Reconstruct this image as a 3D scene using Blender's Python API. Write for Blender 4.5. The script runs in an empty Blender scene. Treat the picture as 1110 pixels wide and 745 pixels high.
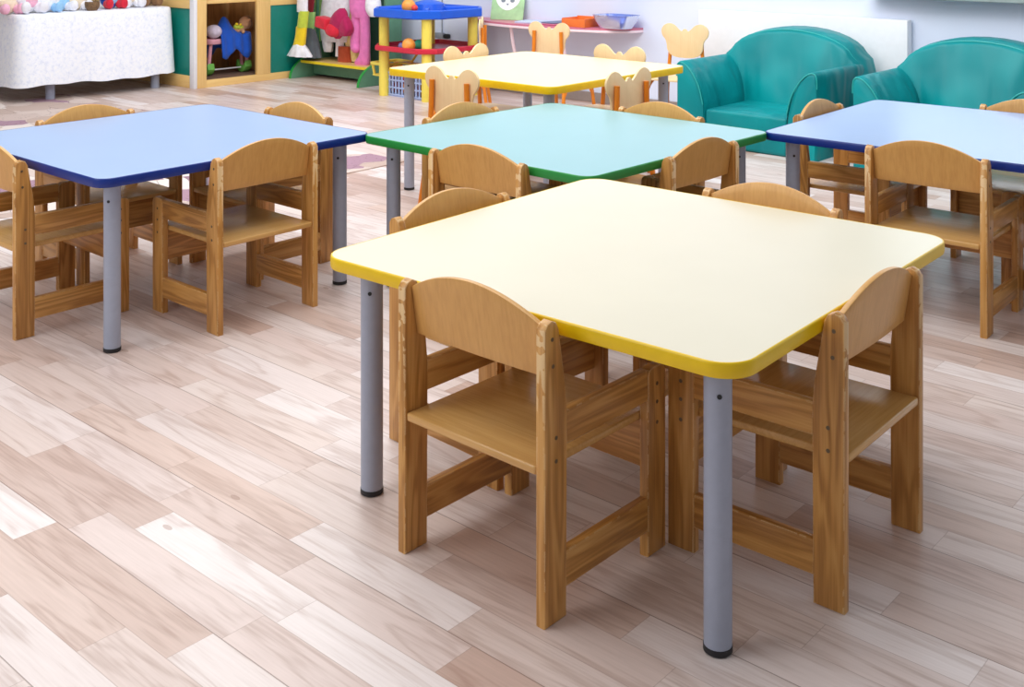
import bpy, bmesh, math, random
from mathutils import Vector, Matrix
random.seed(7)
PI = math.pi
sc = bpy.context.scene
COL = sc.collection

# ------------------------------------------------------------------ materials
def srgb(r, g=None, b=None):
    if isinstance(r, tuple): r, g, b = r
    if isinstance(r, str):
        h = r.lstrip('#'); r, g, b = (int(h[i:i+2], 16) for i in (0, 2, 4))
    f = lambda c: (c/255/12.92) if c/255 <= .04045 else ((c/255+.055)/1.055)**2.4
    return (f(r), f(g), f(b), 1)

class NT:
    def __init__(s, name):
        s.m = bpy.data.materials.new(name); s.m.use_nodes = True
        s.t = s.m.node_tree; s.n = s.t.nodes; s.l = s.t.links
        s.b = s.n['Principled BSDF']
    def node(s, typ, **kw):
        n = s.n.new(typ)
        for k, v in kw.items():
            if k == 'inp':
                for kk, vv in v.items():
                    if hasattr(vv, 'is_output'): s.l.new(vv, n.inputs[kk])
                    else: n.inputs[kk].default_value = vv
            else: setattr(n, k, v)
        return n
    def math(s, op, a, b=0.0, c=0.0):
        n = s.n.new('ShaderNodeMath'); n.operation = op
        for i, v in enumerate((a, b, c)):
            if hasattr(v, 'is_output'): s.l.new(v, n.inputs[i])
            else: n.inputs[i].default_value = v
        return n.outputs[0]
    def mix(s, fac, a, b, blend='MIX'):
        n = s.n.new('ShaderNodeMix'); n.data_type = 'RGBA'; n.blend_type = blend
        for i, v in ((0, fac), (6, a), (7, b)):
            if hasattr(v, 'is_output'): s.l.new(v, n.inputs[i])
            else: n.inputs[i].default_value = v
        return n.outputs[2]
    def ramp(s, fac, stops):
        n = s.n.new('ShaderNodeValToRGB'); s.l.new(fac, n.inputs[0])
        e = n.color_ramp.elements
        while len(e) < len(stops): e.new(.5)
        for k, (p, c) in enumerate(stops): e[k].position = p; e[k].color = c
        return n.outputs[0]
    def set(s, **kw):
        for k, v in kw.items():
            i = s.b.inputs[k.replace('_', ' ')]
            if hasattr(v, 'is_output'): s.l.new(v, i)
            else: i.default_value = v
    def bump(s, h, strength=.2, dist=.01):
        n = s.node('ShaderNodeBump', inp={'Height': h, 'Strength': strength, 'Distance': dist})
        s.l.new(n.outputs[0], s.b.inputs['Normal'])

def plain(name, col, rough=.5, var=.08, scale=30, bump=0, spec=.5, metal=0, bscale=None, trans=0, sheen=0):
    t = NT(name); c = srgb(col)
    tc = t.node('ShaderNodeTexCoord').outputs['Object']
    nz = t.node('ShaderNodeTexNoise', inp={'Vector': tc, 'Scale': scale, 'Detail': 3.0}).outputs[0]
    d = tuple(max(0, x*(1-var)) for x in c[:3])+(1,); l = tuple(min(1, x*(1+var)) for x in c[:3])+(1,)
    t.set(Base_Color=t.ramp(nz, [(.3, d), (.7, l)]), Roughness=rough, Metallic=metal)
    t.b.inputs['Specular IOR Level'].default_value = spec
    if trans: t.set(Transmission_Weight=trans)
    if sheen: t.set(Sheen_Weight=sheen)
    if bump:
        n2 = t.node('ShaderNodeTexNoise', inp={'Vector': tc, 'Scale': bscale or scale, 'Detail': 4.0}).outputs[0]
        t.bump(n2, bump, .01)
    return t.m

def wood(name, axis, light, mid, dark, rough=.38, ring=1.0, spec=.5, fine=1.0, gr=.26, wear=0):
    t = NT(name)
    tc = t.node('ShaderNodeTexCoord').outputs['Object']
    oi = t.node('ShaderNodeObjectInfo').outputs['Random']
    off = t.math('MULTIPLY', oi, 37.0)
    cmb = t.node('ShaderNodeCombineXYZ', inp={0: off, 1: off, 2: off}).outputs[0]
    add = t.node('ShaderNodeVectorMath', operation='ADD', inp={0: tc, 1: cmb}).outputs[0]
    sc_ = [1, 1, 1]; sc_[axis] = .09
    mp = t.node('ShaderNodeMapping', inp={'Vector': add, 'Scale': sc_}).outputs[0]
    big = t.node('ShaderNodeTexNoise', inp={'Vector': mp, 'Scale': 22.0*ring, 'Detail': 2.0, 'Distortion': .6}).outputs[0]
    w = t.math('SINE', t.math('MULTIPLY', big, 34.0))
    w = t.math('MULTIPLY_ADD', w, .5, .5)
    sc2 = [260*fine]*3; sc2[axis] = 9*fine
    mp2 = t.node('ShaderNodeMapping', inp={'Vector': add, 'Scale': sc2}).outputs[0]
    fn = t.node('ShaderNodeTexNoise', inp={'Vector': mp2, 'Scale': 1.0, 'Detail': 3.0}).outputs[0]
    v = t.math('ADD', t.math('MULTIPLY', w, gr), t.math('MULTIPLY_ADD', fn, .5, .25-gr/2))
    v = t.math('ADD', v, t.math('MULTIPLY', t.math('SUBTRACT', oi, .5), .16))
    colr = t.ramp(v, [(.12, srgb(light)), (.5, srgb(mid)), (.9, srgb(dark))])
    if wear:
        bv = t.node('ShaderNodeBevel', samples=4, inp={'Radius': .0035}).outputs[0]
        gn = t.node('ShaderNodeNewGeometry').outputs['True Normal']
        dt = t.node('ShaderNodeVectorMath', operation='DOT_PRODUCT', inp={0: bv, 1: gn}).outputs['Value']
        wn_ = t.node('ShaderNodeTexNoise', inp={'Vector': add, 'Scale': 38.0, 'Detail': 2.0}).outputs[0]
        e = t.math('MULTIPLY', t.math('LESS_THAN', dt, .965), t.math('MULTIPLY', t.math('GREATER_THAN', wn_, .46), wear))
        colr = t.mix(e, colr, srgb(232, 200, 150))
    t.set(Base_Color=colr, Roughness=rough)
    t.b.inputs['Specular IOR Level'].default_value = spec
    t.bump(v, .05, .002)
    return t.m

def floor_mat(ang):
    t = NT('laminate floor')
    tc = t.node('ShaderNodeTexCoord').outputs['Object']
    mp = t.node('ShaderNodeMapping', inp={'Vector': tc}).outputs[0]
    s = t.node('ShaderNodeSeparateXYZ', inp={0: mp})
    x, y = s.outputs[0], s.outputs[1]          # x along the strips, y across
    W = .0838
    yy = t.math('DIVIDE', t.math('ADD', y, -0.0335), W)
    row = t.math('FLOOR', yy); fy = t.math('FRACT', yy)
    def wn(a, b=0.0):
        c = t.node('ShaderNodeCombineXYZ', inp={0: a, 1: b}).outputs[0]
        return t.node('ShaderNodeTexWhiteNoise', noise_dimensions='3D', inp={'Vector': c})
    r1 = wn(row, 3.3).outputs[0]; r2 = wn(row, 8.1).outputs[0]
    L = t.math('MULTIPLY_ADD', r1, .16, .36)
    xx = t.math('DIVIDE', t.math('ADD', x, t.math('MULTIPLY', r2, 5.0)), L)
    ix = t.math('FLOOR', xx); fx = t.math('FRACT', xx)
    rnd = wn(row, t.math('ADD', ix, 100.5))
    rv, rc = rnd.outputs[0], rnd.outputs[1]
    base = t.ramp(rv, [(0.0, srgb(234, 222, 219)), (.2, srgb(222, 203, 197)), (.42, srgb(241, 232, 231)), (.6, srgb(212, 189, 180)), (.74, srgb(232, 218, 213)), (.88, srgb(200, 172, 160)), (1.0, srgb(222, 200, 190))])
    off = t.node('ShaderNodeVectorMath', operation='SCALE', inp={0: rc, 'Scale': 9.0}).outputs[0]
    pos = t.node('ShaderNodeVectorMath', operation='ADD', inp={0: mp, 1: off}).outputs[0]
    m2 = t.node('ShaderNodeMapping', inp={'Vector': pos, 'Scale': (1.6, 13, 1)}).outputs[0]
    big = t.node('ShaderNodeTexNoise', inp={'Vector': m2, 'Scale': 1.15, 'Detail': 3.0, 'Distortion': .5}).outputs[0]
    wv = t.math('MULTIPLY_ADD', t.math('SINE', t.math('MULTIPLY', big, 27.0)), .5, .5)
    m3 = t.node('ShaderNodeMapping', inp={'Vector': pos, 'Scale': (9, 190, 1)}).outputs[0]
    fine = t.node('ShaderNodeTexNoise', inp={'Vector': m3, 'Scale': 1.0, 'Detail': 3.0}).outputs[0]
    g = t.math('ADD', t.math('MULTIPLY', t.math('POWER', wv, 3.0), .24), t.math('MULTIPLY', fine, .70))
    g = t.math('ADD', g, t.math('MULTIPLY', big, .45))
    dk = t.ramp(g, [(.3, (1.05, 1.05, 1.05, 1)), (.62, (.95, .94, .93, 1)), (.95, (.74, .675, .64, 1))])
    c = t.mix(1.0, base, dk, 'MULTIPLY')
    # small dark knots
    mk = t.node('ShaderNodeMapping', inp={'Vector': pos, 'Scale': (3.0, 7.0, 1)}).outputs[0]
    vo = t.node('ShaderNodeTexVoronoi', inp={'Vector': mk, 'Scale': .9}).outputs[0]
    kn = t.math('MULTIPLY', t.math('LESS_THAN', vo, .04), .5)
    c = t.mix(kn, c, srgb(150, 115, 98))
    # seams
    e1 = t.math('LESS_THAN', t.math('MINIMUM', fy, t.math('SUBTRACT', 1.0, fy)), .010)
    e2 = t.math('LESS_THAN', t.math('MULTIPLY', t.math('MINIMUM', fx, t.math('SUBTRACT', 1.0, fx)), L), .0007)
    e = t.math('MULTIPLY', t.math('MAXIMUM', e1, e2), .38)
    c = t.mix(e, c, srgb(140, 108, 92))
    r3 = t.math('FRACT', t.math('DIVIDE', yy, 3.0))
    e3 = t.math('LESS_THAN', r3, .0065)
    c = t.mix(t.math('MULTIPLY', e3, .6), c, srgb(105, 75, 62))
    t.set(Base_Color=c, Roughness=t.math('MULTIPLY_ADD', fine, .12, .30))
    t.b.inputs['Specular IOR Level'].default_value = .45
    t.bump(fine, .03, .001)
    return t.m

def rug_mat():
    t = NT('patchwork rug')
    tc = t.node('ShaderNodeTexCoord').outputs['Object']
    nz = t.node('ShaderNodeTexNoise', inp={'Vector': tc, 'Scale': 1.4}).outputs[1]
    dv = t.node('ShaderNodeVectorMath', operation='SCALE', inp={0: nz, 'Scale': .16}).outputs[0]
    p = t.node('ShaderNodeVectorMath', operation='ADD', inp={0: tc, 1: dv}).outputs[0]
    mp = t.node('ShaderNodeMapping', inp={'Vector': p, 'Rotation': (0, 0, .35), 'Scale': (4.2, 5.4, 1)}).outputs[0]
    vo = t.node('ShaderNodeTexVoronoi', distance='CHEBYCHEV', inp={'Vector': mp, 'Scale': 1.0, 'Randomness': .75})
    cs = t.node('ShaderNodeSeparateColor', inp={0: vo.outputs['Color']}).outputs[0]
    base = t.ramp(cs, [(0, srgb(208, 190, 182)), (.28, srgb(190, 168, 158)), (.45, srgb(222, 210, 204)), (.60, srgb(150, 116, 132)), (.74, srgb(200, 180, 172)), (.88, srgb(164, 130, 146))])
    base.node.color_ramp.interpolation = 'CONSTANT'
    ed = t.node('ShaderNodeTexVoronoi', feature='DISTANCE_TO_EDGE', inp={'Vector': mp, 'Scale': 1.0, 'Randomness': .75}).outputs[0]
    ln = t.math('LESS_THAN', ed, .007)
    c = t.mix(t.math('MULTIPLY', ln, .5), base, srgb(95, 75, 80))
    f2 = t.node('ShaderNodeTexNoise', inp={'Vector': tc, 'Scale': 55.0, 'Detail': 2.0}).outputs[0]
    dots = t.math('MULTIPLY', t.math('GREATER_THAN', f2, .66), t.math('GREATER_THAN', cs, .62))
    c = t.mix(t.math('MULTIPLY', dots, .6), c, srgb(90, 80, 85))
    t.set(Base_Color=c, Roughness=.95)
    f3 = t.node('ShaderNodeTexNoise', inp={'Vector': tc, 'Scale': 400.0}).outputs[0]
    t.bump(f3, .3, .003)
    return t.m

def lace_mat():
    t = NT('white brocade cloth')
    tc = t.node('ShaderNodeTexCoord').outputs['Object']
    a = t.node('ShaderNodeTexNoise', inp={'Vector': tc, 'Scale': 45.0, 'Detail': 4.0, 'Distortion': 1.5}).outputs[0]
    b = t.node('ShaderNodeTexVoronoi', inp={'Vector': tc, 'Scale': 38.0}).outputs[0]
    v = t.math('ADD', t.math('MULTIPLY', a, .8), t.math('MULTIPLY', b, .35))
    c = t.ramp(v, [(.35, srgb(250, 252, 255)), (.6, srgb(243, 247, 255)), (.85, srgb(222, 229, 245))])
    t.set(Base_Color=c, Roughness=.85)
    t.bump(v, .25, .006)
    return t.m

def teal_mat():
    t = NT('teal leatherette')
    tc = t.node('ShaderNodeTexCoord').outputs['Object']
    a = t.node('ShaderNodeTexNoise', inp={'Vector': tc, 'Scale': 4.0, 'Detail': 1.0}).outputs[0]
    mp = t.node('ShaderNodeMapping', inp={'Vector': tc, 'Scale': (9, 9, 2.2), 'Rotation': (.2, .35, .2)}).outputs[0]
    w = t.node('ShaderNodeTexNoise', inp={'Vector': mp, 'Scale': 1.0, 'Detail': 1.0, 'Distortion': .3}).outputs[0]
    c = t.ramp(a, [(.3, srgb(0, 124, 130)), (.7, srgb(0, 148, 152))])
    t.set(Base_Color=c, Roughness=.42)
    t.b.inputs['Specular IOR Level'].default_value = .28
    t.bump(t.math('ADD', w, t.math('MULTIPLY', a, .6)), .55, .05)
    return t.m

M = {}
M['floor'] = floor_mat(0)
M['rug'] = rug_mat()
M['wall'] = plain('painted wall', (222, 230, 249), .8, .02, 3)
M['wall2'] = plain('painted side wall', (226, 222, 220), .8, .02, 3)
M['white_trim'] = plain('white trim', (236, 238, 243), .45, .02)
M['grey_trim'] = plain('grey skirting', (150, 138, 132), .5, .05)
PL, PM, PD = (220, 168, 98), (196, 140, 72), (146, 94, 40)
for ax, k in ((0, 'x'), (1, 'y'), (2, 'z')):
    M['pine_'+k] = wood('varnished pine '+k, ax, PL, PM, PD, .36, wear=.7, gr=.34)
M['ply'] = wood('varnished plywood', 2, (226, 176, 106), (212, 160, 90), (190, 136, 70), .36, .5, fine=.7, gr=.10)
M['seat'] = wood('seat plywood', 0, (226, 182, 116), (210, 162, 96), (186, 136, 74), .25, .6, gr=.12)
M['screw'] = plain('screw steel', (120, 105, 85), .35, .05, metal=.8)
M['leg'] = plain('grey powder coat', (160, 166, 184), .38, .03, 60, spec=.5)
M['cap'] = plain('black plastic foot', (28, 28, 32), .5)
M['cream'] = plain('cream laminate', (226, 219, 197), .30, .012, 6, spec=.3)
M['cream_far'] = plain('pale yellow laminate', (220, 208, 176), .3, .012, 6, spec=.3)
M['yellow'] = plain('yellow edge band', (236, 196, 0), .35, .03)
M['blue_top'] = plain('pale blue laminate', (156, 182, 221), .28, .012, 6, spec=.3)
M['blue'] = plain('blue edge band', (0, 42, 128), .35, .03)
M['aqua'] = plain('pale aqua laminate', (144, 190, 195), .28, .012, 6, spec=.3)
M['green'] = plain('green edge band', (34, 142, 62), .35, .03)
M['orange'] = plain('orange lacquer', (222, 128, 28), .35, .08, 20)
M['birch'] = wood('pale birch plywood', 2, (244, 218, 174), (236, 206, 158), (222, 188, 138), .4, .4, gr=.08)
M['teal'] = teal_mat()
M['piping'] = plain('teal piping', (30, 165, 160), .4)
M['cloth'] = lace_mat()
M['maple_z'] = wood('maple board z', 2, (246, 214, 146), (238, 200, 130), (222, 180, 108), .4, .5, gr=.10)
M['maple_y'] = wood('maple board y', 1, (246, 214, 146), (238, 200, 130), (222, 180, 108), .4, .5, gr=.10)
M['maple_x'] = wood('maple board x', 0, (246, 214, 146), (238, 200, 130), (222, 180, 108), .4, .5, gr=.10)
M['teal_board'] = plain('teal board', (4, 124, 112), .4, .04)
M['brown_in'] = wood('brown back board', 2, (226, 184, 126), (208, 164, 108), (180, 138, 86), .6, .5)
M['mat_brown'] = plain('brown fabric mat', (112, 86, 72), .9, .35, 14, .3)
M['rack_green'] = plain('green painted board', (98, 150, 122), .45, .05)
M['edge_green'] = plain('bright green edge', (40, 160, 70), .4, .05)
M['y_paint'] = plain('yellow painted edge', (240, 215, 40), .4, .05)
M['plastic_y'] = plain('yellow plastic', (246, 226, 96), .35, .04, 15)
M['plastic_b'] = plain('blue plastic', (18, 92, 214), .3, .04, 15)
M['plastic_r'] = plain('red plastic', (206, 38, 62), .3, .05, 15)
M['plastic_lb'] = plain('pale blue plastic', (170, 190, 232), .35, .04, 15)
M['ball_o'] = plain('orange ball', (246, 160, 70), .4, .05)
M['ball_g'] = plain('green ball', (70, 190, 150), .4, .05)
M['ball_r'] = plain('red ball', (232, 66, 52), .4, .05)
M['ball_v'] = plain('violet ball', (150, 140, 205), .4, .05)
M['pink_top'] = plain('pink laminate', (206, 118, 142), .35, .03)
M['pink_edge'] = plain('white pink edge', (246, 224, 232), .4, .03)
M['paper_blue'] = plain('blue grey paper', (196, 208, 232), .7, .05)
M['paper_white'] = plain('white paper', (240, 241, 244), .7, .03)
M['book_dark'] = plain('dark blue cover', (70, 84, 120), .4, .08)
M['book_pink'] = plain('pink cover', (190, 90, 120), .4, .08)
M['tray_o'] = plain('orange plastic', (232, 118, 52), .35, .05)
M['bowl'] = plain('clear blue plastic', (140, 165, 235), .12, .05, trans=.65)
M['bowl_stuff'] = plain('violet bricks', (118, 110, 205), .5, .2, 40)
M['card_g'] = plain('pale green card', (172, 214, 160), .6, .12, 18)
M['card_w'] = plain('white card', (244, 246, 246), .6, .02)
M['card_grey'] = plain('grey drawn marks', (130, 140, 150), .6, .05)
M['black'] = plain('black plastic', (26, 26, 28), .4)
M['grey'] = plain('grey plastic', (150, 156, 166), .4)
def fab(name, col, rough=.85, bump=.35, bs=40, var=.1): return plain(name, col, rough, var, 25, bump, .3, 0, bs, 0, .2)
for k, c in dict(f_white=(238, 238, 246), f_pink=(236, 130, 196), f_red=(214, 40, 62), f_crimson=(176, 32, 88), f_green=(158, 204, 120), f_lime=(196, 214, 74),
                 f_yellow=(246, 214, 40), f_cream=(248, 224, 152), f_grey=(96, 104, 112), f_maroon=(130, 26, 40), f_rust=(180, 78, 46), f_blue=(26, 84, 190), f_lblue=(150, 200, 240),
                 f_tan=(236, 220, 196), f_brown=(140, 104, 72), f_skin=(200, 150, 112), f_lpink=(240, 180, 205), f_lilac=(216, 206, 226), f_dgreen=(60, 110, 60)).items():
    M[k] = fab('fabric '+k[2:], c)
M['wicker'] = plain('brown wicker', (120, 92, 62), .7, .45, 120, .6, bscale=120)
M['shoe_g'] = plain('green rocker paint', (120, 196, 90), .5, .06)
M['pink_paint'] = plain('pink paint', (222, 160, 176), .5, .05)
M['glass'] = plain('window glass', (235, 242, 245), .02, 0, trans=1.0)

# ------------------------------------------------------------------ mesh builder
class MB:
    def __init__(s): s.bm = bmesh.new()
    def box(s, x0, x1, y0, y1, z0, z1, bev=0, seg=2):
        b = bmesh.new()
        bmesh.ops.create_cube(b, size=1)
        for v in b.verts:
            v.co = Vector((x0+(v.co.x+.5)*(x1-x0), y0+(v.co.y+.5)*(y1-y0), z0+(v.co.z+.5)*(z1-z0)))
        if bev: bmesh.ops.bevel(b, geom=b.edges[:], offset=bev, segments=seg, profile=.5, affect='EDGES')
        return s.add(b)
    def add(s, b, mat=None):
        if mat is not None: bmesh.ops.transform(b, matrix=mat, verts=b.verts[:])
        me = bpy.data.meshes.new('tmp'); b.to_mesh(me); b.free(); s.bm.from_mesh(me); bpy.data.meshes.remove(me)
        return s
    def prism(s, pts, axis, a, c, bev=0, seg=2):
        """pts: 2D outline in the plane normal to axis, extruded from a to c"""
        b = bmesh.new()
        def P(p, d):
            if axis == 'x': return (d, p[0], p[1])
            if axis == 'y': return (p[0], d, p[1])
            return (p[0], p[1], d)
        v0 = [b.verts.new(P(p, a)) for p in pts]; v1 = [b.verts.new(P(p, c)) for p in pts]
        n = len(pts)
        f0 = b.faces.new(v0); f1 = b.faces.new(list(reversed(v1)))
        for i in range(n): b.faces.new((v0[(i+1) % n], v0[i], v1[i], v1[(i+1) % n]))
        bmesh.ops.recalc_face_normals(b, faces=b.faces[:])
        if bev:
            es = list({e for f in (f0, f1) for e in f.edges})
            bmesh.ops.bevel(b, geom=es, offset=bev, segments=seg, profile=.5, affect='EDGES')
        return s.add(b)
    def lathe(s, prof, n=24, mat=None, closed=False):
        b = bmesh.new(); rings = []
        for r, z in prof:
            rings.append([b.verts.new((r*math.cos(2*PI*i/n), r*math.sin(2*PI*i/n), z)) for i in range(n)])
        for k in range(len(rings)-1):
            for i in range(n): b.faces.new((rings[k][i], rings[k][(i+1) % n], rings[k+1][(i+1) % n], rings[k+1][i]))
        if not closed:
            b.faces.new(list(reversed(rings[0]))); b.faces.new(rings[-1])
        else:
            for i in range(n): b.faces.new((rings[-1][i], rings[-1][(i+1) % n], rings[0][(i+1) % n], rings[0][i]))
        bmesh.ops.recalc_face_normals(b, faces=b.faces[:])
        return s.add(b, mat)
    def cyl(s, p, q, r, n=16, r2=None):
        p, q = Vector(p), Vector(q); d = q-p
        M_ = Matrix.Translation(p) @ d.to_track_quat('Z', 'Y').to_matrix().to_4x4()
        return s.lathe([(r, 0), (r2 if r2 else r, d.length)], n, M_)
    def sphere(s, c, r, n=16, sz=(1, 1, 1)):
        b = bmesh.new(); bmesh.ops.create_uvsphere(b, u_segments=n, v_segments=max(6, n//2), radius=r)
        return s.add(b, Matrix.Translation(c) @ Matrix.Diagonal((*sz, 1)))
    def tube(s, pts, r, n=10, closed=False):
        pts = [Vector(p) for p in pts]; b = bmesh.new(); rings = []; m = len(pts)
        up = None
        for i, p in enumerate(pts):
            t = (pts[(i+1) % m]-pts[i-1]) if closed else (pts[min(i+1, m-1)]-pts[max(i-1, 0)])
            t.normalize()
            if up is None: up = Vector((0, 0, 1)) if abs(t.z) < .9 else Vector((1, 0, 0))
            a = t.cross(up).normalized(); up2 = a.cross(t).normalized(); up = up2
            rr = r[i] if isinstance(r, (list, tuple)) else r
            rings.append([b.verts.new(p+rr*(a*math.cos(2*PI*k/n)+up2*math.sin(2*PI*k/n))) for k in range(n)])
        for i in range(m if closed else m-1):
            A, B = rings[i], rings[(i+1) % m]
            for k in range(n): b.faces.new((A[k], A[(k+1) % n], B[(k+1) % n], B[k]))
        if not closed: b.faces.new(list(reversed(rings[0]))); b.faces.new(rings[-1])
        bmesh.ops.recalc_face_normals(b, faces=b.faces[:])
        return s.add(b)
    def loft(s, rings, n=28, waves=0, amp=0, ph=0):
        """rings: (z, rx, ry, cx, cy); a wavy soft tube"""
        b = bmesh.new(); R = []
        for k, (z, rx, ry, cx, cy) in enumerate(rings):
            f = amp*k/max(1, len(rings)-1)
            R.append([b.verts.new((cx+rx*math.cos(a)*(1+f*math.sin(waves*a+ph)), cy+ry*math.sin(a)*(1+f*math.sin(waves*a+ph)), z)) for a in (2*PI*i/n for i in range(n))])
        for k in range(len(R)-1):
            for i in range(n): b.faces.new((R[k][i], R[k][(i+1) % n], R[k+1][(i+1) % n], R[k+1][i]))
        b.faces.new(R[0]); b.faces.new(list(reversed(R[-1])))
        bmesh.ops.recalc_face_normals(b, faces=b.faces[:])
        return s.add(b)
    def build(s, name, mat, parent=None, loc=None, smooth=40):
        me = bpy.data.meshes.new(name); s.bm.to_mesh(me); s.bm.free()
        me.materials.append(M[mat] if isinstance(mat, str) else mat)
        if smooth:
            for p in me.polygons: p.use_smooth = True
            me.set_sharp_from_angle(angle=math.radians(smooth))
        o = bpy.data.objects.new(name, me); COL.objects.link(o)
        if parent: o.parent = parent
        if loc: o.location = loc
        return o

def rrect(hx, hy, r, n=8, cx=0, cy=0):
    pts = []
    for sx, sy, a0 in ((1, 1, 0), (-1, 1, PI/2), (-1, -1, PI), (1, -1, 3*PI/2)):
        for i in range(n+1):
            a = a0+PI/2*i/n
            pts.append((cx+sx*(hx-r)+r*math.cos(a), cy+sy*(hy-r)+r*math.sin(a)))
    return pts
def crom(pts, n=5, closed=True):
    out = []; m = len(pts)
    for i in range(m if closed else m-1):
        p = [pts[(i+k) % m] if closed else pts[min(max(i+k, 0), m-1)] for k in (-1, 0, 1, 2)]
        for j in range(n):
            t = j/n
            out.append(tuple(.5*((2*p[1][d])+(-p[0][d]+p[2][d])*t+(2*p[0][d]-5*p[1][d]+4*p[2][d]-p[3][d])*t*t+(-p[0][d]+3*p[1][d]-3*p[2][d]+p[3][d])*t**3) for d in range(len(pts[0]))))
    if not closed: out.append(tuple(pts[-1]))
    return out

def tag(o, label, cat, group=None):
    o['label'] = label; o['category'] = cat
    if group: o['group'] = group
    return o
def thing(name, label, cat, loc=(0, 0, 0), rz=0, group=None):
    o = bpy.data.objects.new(name, None); COL.objects.link(o); o.empty_display_size = .1
    o.location = loc; o.rotation_euler = (0, 0, rz)
    return tag(o, label, cat, group)
def struct(o): o['kind'] = 'structure'; return o
def dup(root, name, label, loc, rz, sub=True):
    r = root.copy(); r.name = name; COL.objects.link(r); r.location = loc; r.rotation_euler = (0, 0, rz); r['label'] = label
    for ch in [c for c in ALL_CHILDREN(root)]:
        c = ch.copy(); COL.objects.link(c); c.parent = r
        if sub:
            for g in ALL_CHILDREN(ch):
                d = g.copy(); COL.objects.link(d); d.parent = c
    return r
def ALL_CHILDREN(o): return [c for c in bpy.data.objects if c.parent == o]

# ------------------------------------------------------------------ frames
F, YH, CH = 1228.557, -73.41, 1.12        # lens (px), horizon row, eye height
RA = math.radians(48.5)
U = Vector((math.cos(RA), math.sin(RA))); V = Vector((math.sin(RA), -math.cos(RA)))
RZ = RA-PI/2                              # local x along the wall, local y towards it
def room(n, v, z=0):
    p = n*U+v*V; return Vector((p.x, p.y, z))
WALL = 5.96

# ------------------------------------------------------------------ setting
o = MB().box(-10, 4.0, -2.5, 6.1, -.05, 0).build('floor', 'floor', smooth=0); o.rotation_euler = (0, 0, RZ); struct(o)
# back wall with a window opening above the sill
WV0, WV1, WZ0, WZ1 = -3.0, 3.2, .80, 2.2
b = MB()
b.box(-8.7, WV0, WALL, WALL+.12, 0, 2.7); b.box(WV0, WV1, WALL, WALL+.12, 0, WZ0); b.box(WV0, WV1, WALL, WALL+.12, WZ1, 2.7); b.box(WV1, 4.0, WALL, WALL+.12, 0, 2.7)
o = b.build('wall_back', 'wall', smooth=0); o.rotation_euler = (0, 0, RZ); struct(o)
o = MB().box(-8.82, -8.7, -2.5, WALL+.12, 0, 2.7).build('wall_left', 'wall2', smooth=0); o.rotation_euler = (0, 0, RZ); struct(o)
o = MB().box(-7.0, 4.0, WALL-.014, WALL, 0, .065, .003).build('baseboard_back', 'grey_trim', smooth=0); o.rotation_euler = (0, 0, RZ); struct(o)
o = MB().box(-8.7, -8.686, -2.5, 4.5, 0, .065, .003).build('baseboard_left', 'grey_trim', smooth=0); o.rotation_euler = (0, 0, RZ); struct(o)
w = bpy.data.objects.new('window_1', None); COL.objects.link(w); w.rotation_euler = (0, 0, RZ); struct(w)
b = MB()
for v0 in (WV0, WV0+1.51, WV0+3.06, WV0+4.61, WV1-.06): b.box(v0, v0+.06, WALL+.03, WALL+.09, WZ0, WZ1)
b.box(WV0, WV1, WALL+.03, WALL+.09, WZ0, WZ0+.06); b.box(WV0, WV1, WALL+.03, WALL+.09, WZ1-.06, WZ1)
b.build('window_frame', 'white_trim', w, smooth=0)
MB().box(WV0+.06, WV1-.06, WALL+.055, WALL+.061, WZ0+.06, WZ1-.06).build('window_pane', 'glass', w, smooth=0)
sill = MB().box(-2.62, WV1+.1, WALL-.11, WALL+.03, .768, .80, .004).build('window_sill', plain('grey sill', (150, 164, 164), .4), w, smooth=0)

# rug
o = MB().box(-7.5, -4.05, .6, 3.8, .0, .006, .002).build('rug', 'rug', smooth=0); o.rotation_euler = (0, 0, RZ)
tag(o, 'flat patchwork rug in cream and mauve patches under the left blue table', 'rug')

# ------------------------------------------------------------------ low tables
def make_table(name, label, c, th, s, H, top, edge, r=.044, T=.0245, ins=.075, lr=.0222):
    t = thing(name, label, 'table', (c[0], c[1], 0), th, 'square low tables')
    h = s/2
    MB().prism(rrect(h-.004, h-.004, r-.004, 10), 'z', H-T+.001, H-.0002).build('tabletop', top, t, smooth=30)
    prof = [(-.0042, H-.0003), (-.0025, H+.0002), (-.0008, H-.0009), (0, H-.004), (.0004, H-T/2), (0, H-T+.004), (-.0015, H-T), (-.0042, H-T)]
    bm = bmesh.new(); R = []
    for d, z in prof: R.append([bm.verts.new((x, y, z)) for x, y in rrect(h+d, h+d, r+d, 10)])
    m = len(R[0])
    for k in range(len(R)):
        A, B = R[k], R[(k+1) % len(R)]
        for i in range(m): bm.faces.new((A[i], A[(i+1) % m], B[(i+1) % m], B[i]))
    bmesh.ops.recalc_face_normals(bm, faces=bm.faces[:])
    MB().add(bm).build('edge_band', edge, t, smooth=60)
    for sx in (-1, 1):
        for sy in (-1, 1):
            x, y = sx*(h-ins), sy*(h-ins)
            b = MB().lathe([(lr, .009), (lr, H-T-.004), (lr+.012, H-T-.004), (lr+.012, H-T)], 28, Matrix.Translation((x, y, 0)))
            lg = b.build('leg', 'leg', t)
            MB().lathe([(lr-.002, 0), (lr+.0008, .002), (lr+.0008, .011), (lr-.003, .012)], 24, Matrix.Translation((x, y, 0))).build('foot_cap', 'cap', lg)
            for zz, aa in ((H-.075, -PI*.80), (H-.032, -PI*.75)):
                ax = (math.cos(aa), math.sin(aa))
                MB().cyl((x+ax[0]*(lr-.002), y+ax[1]*(lr-.002), zz), (x+ax[0]*(lr+.001), y+ax[1]*(lr+.001), zz), .0040, 10).build('bolt', 'cap', lg)
    return t
TB = {}
SC = 1.12
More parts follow.
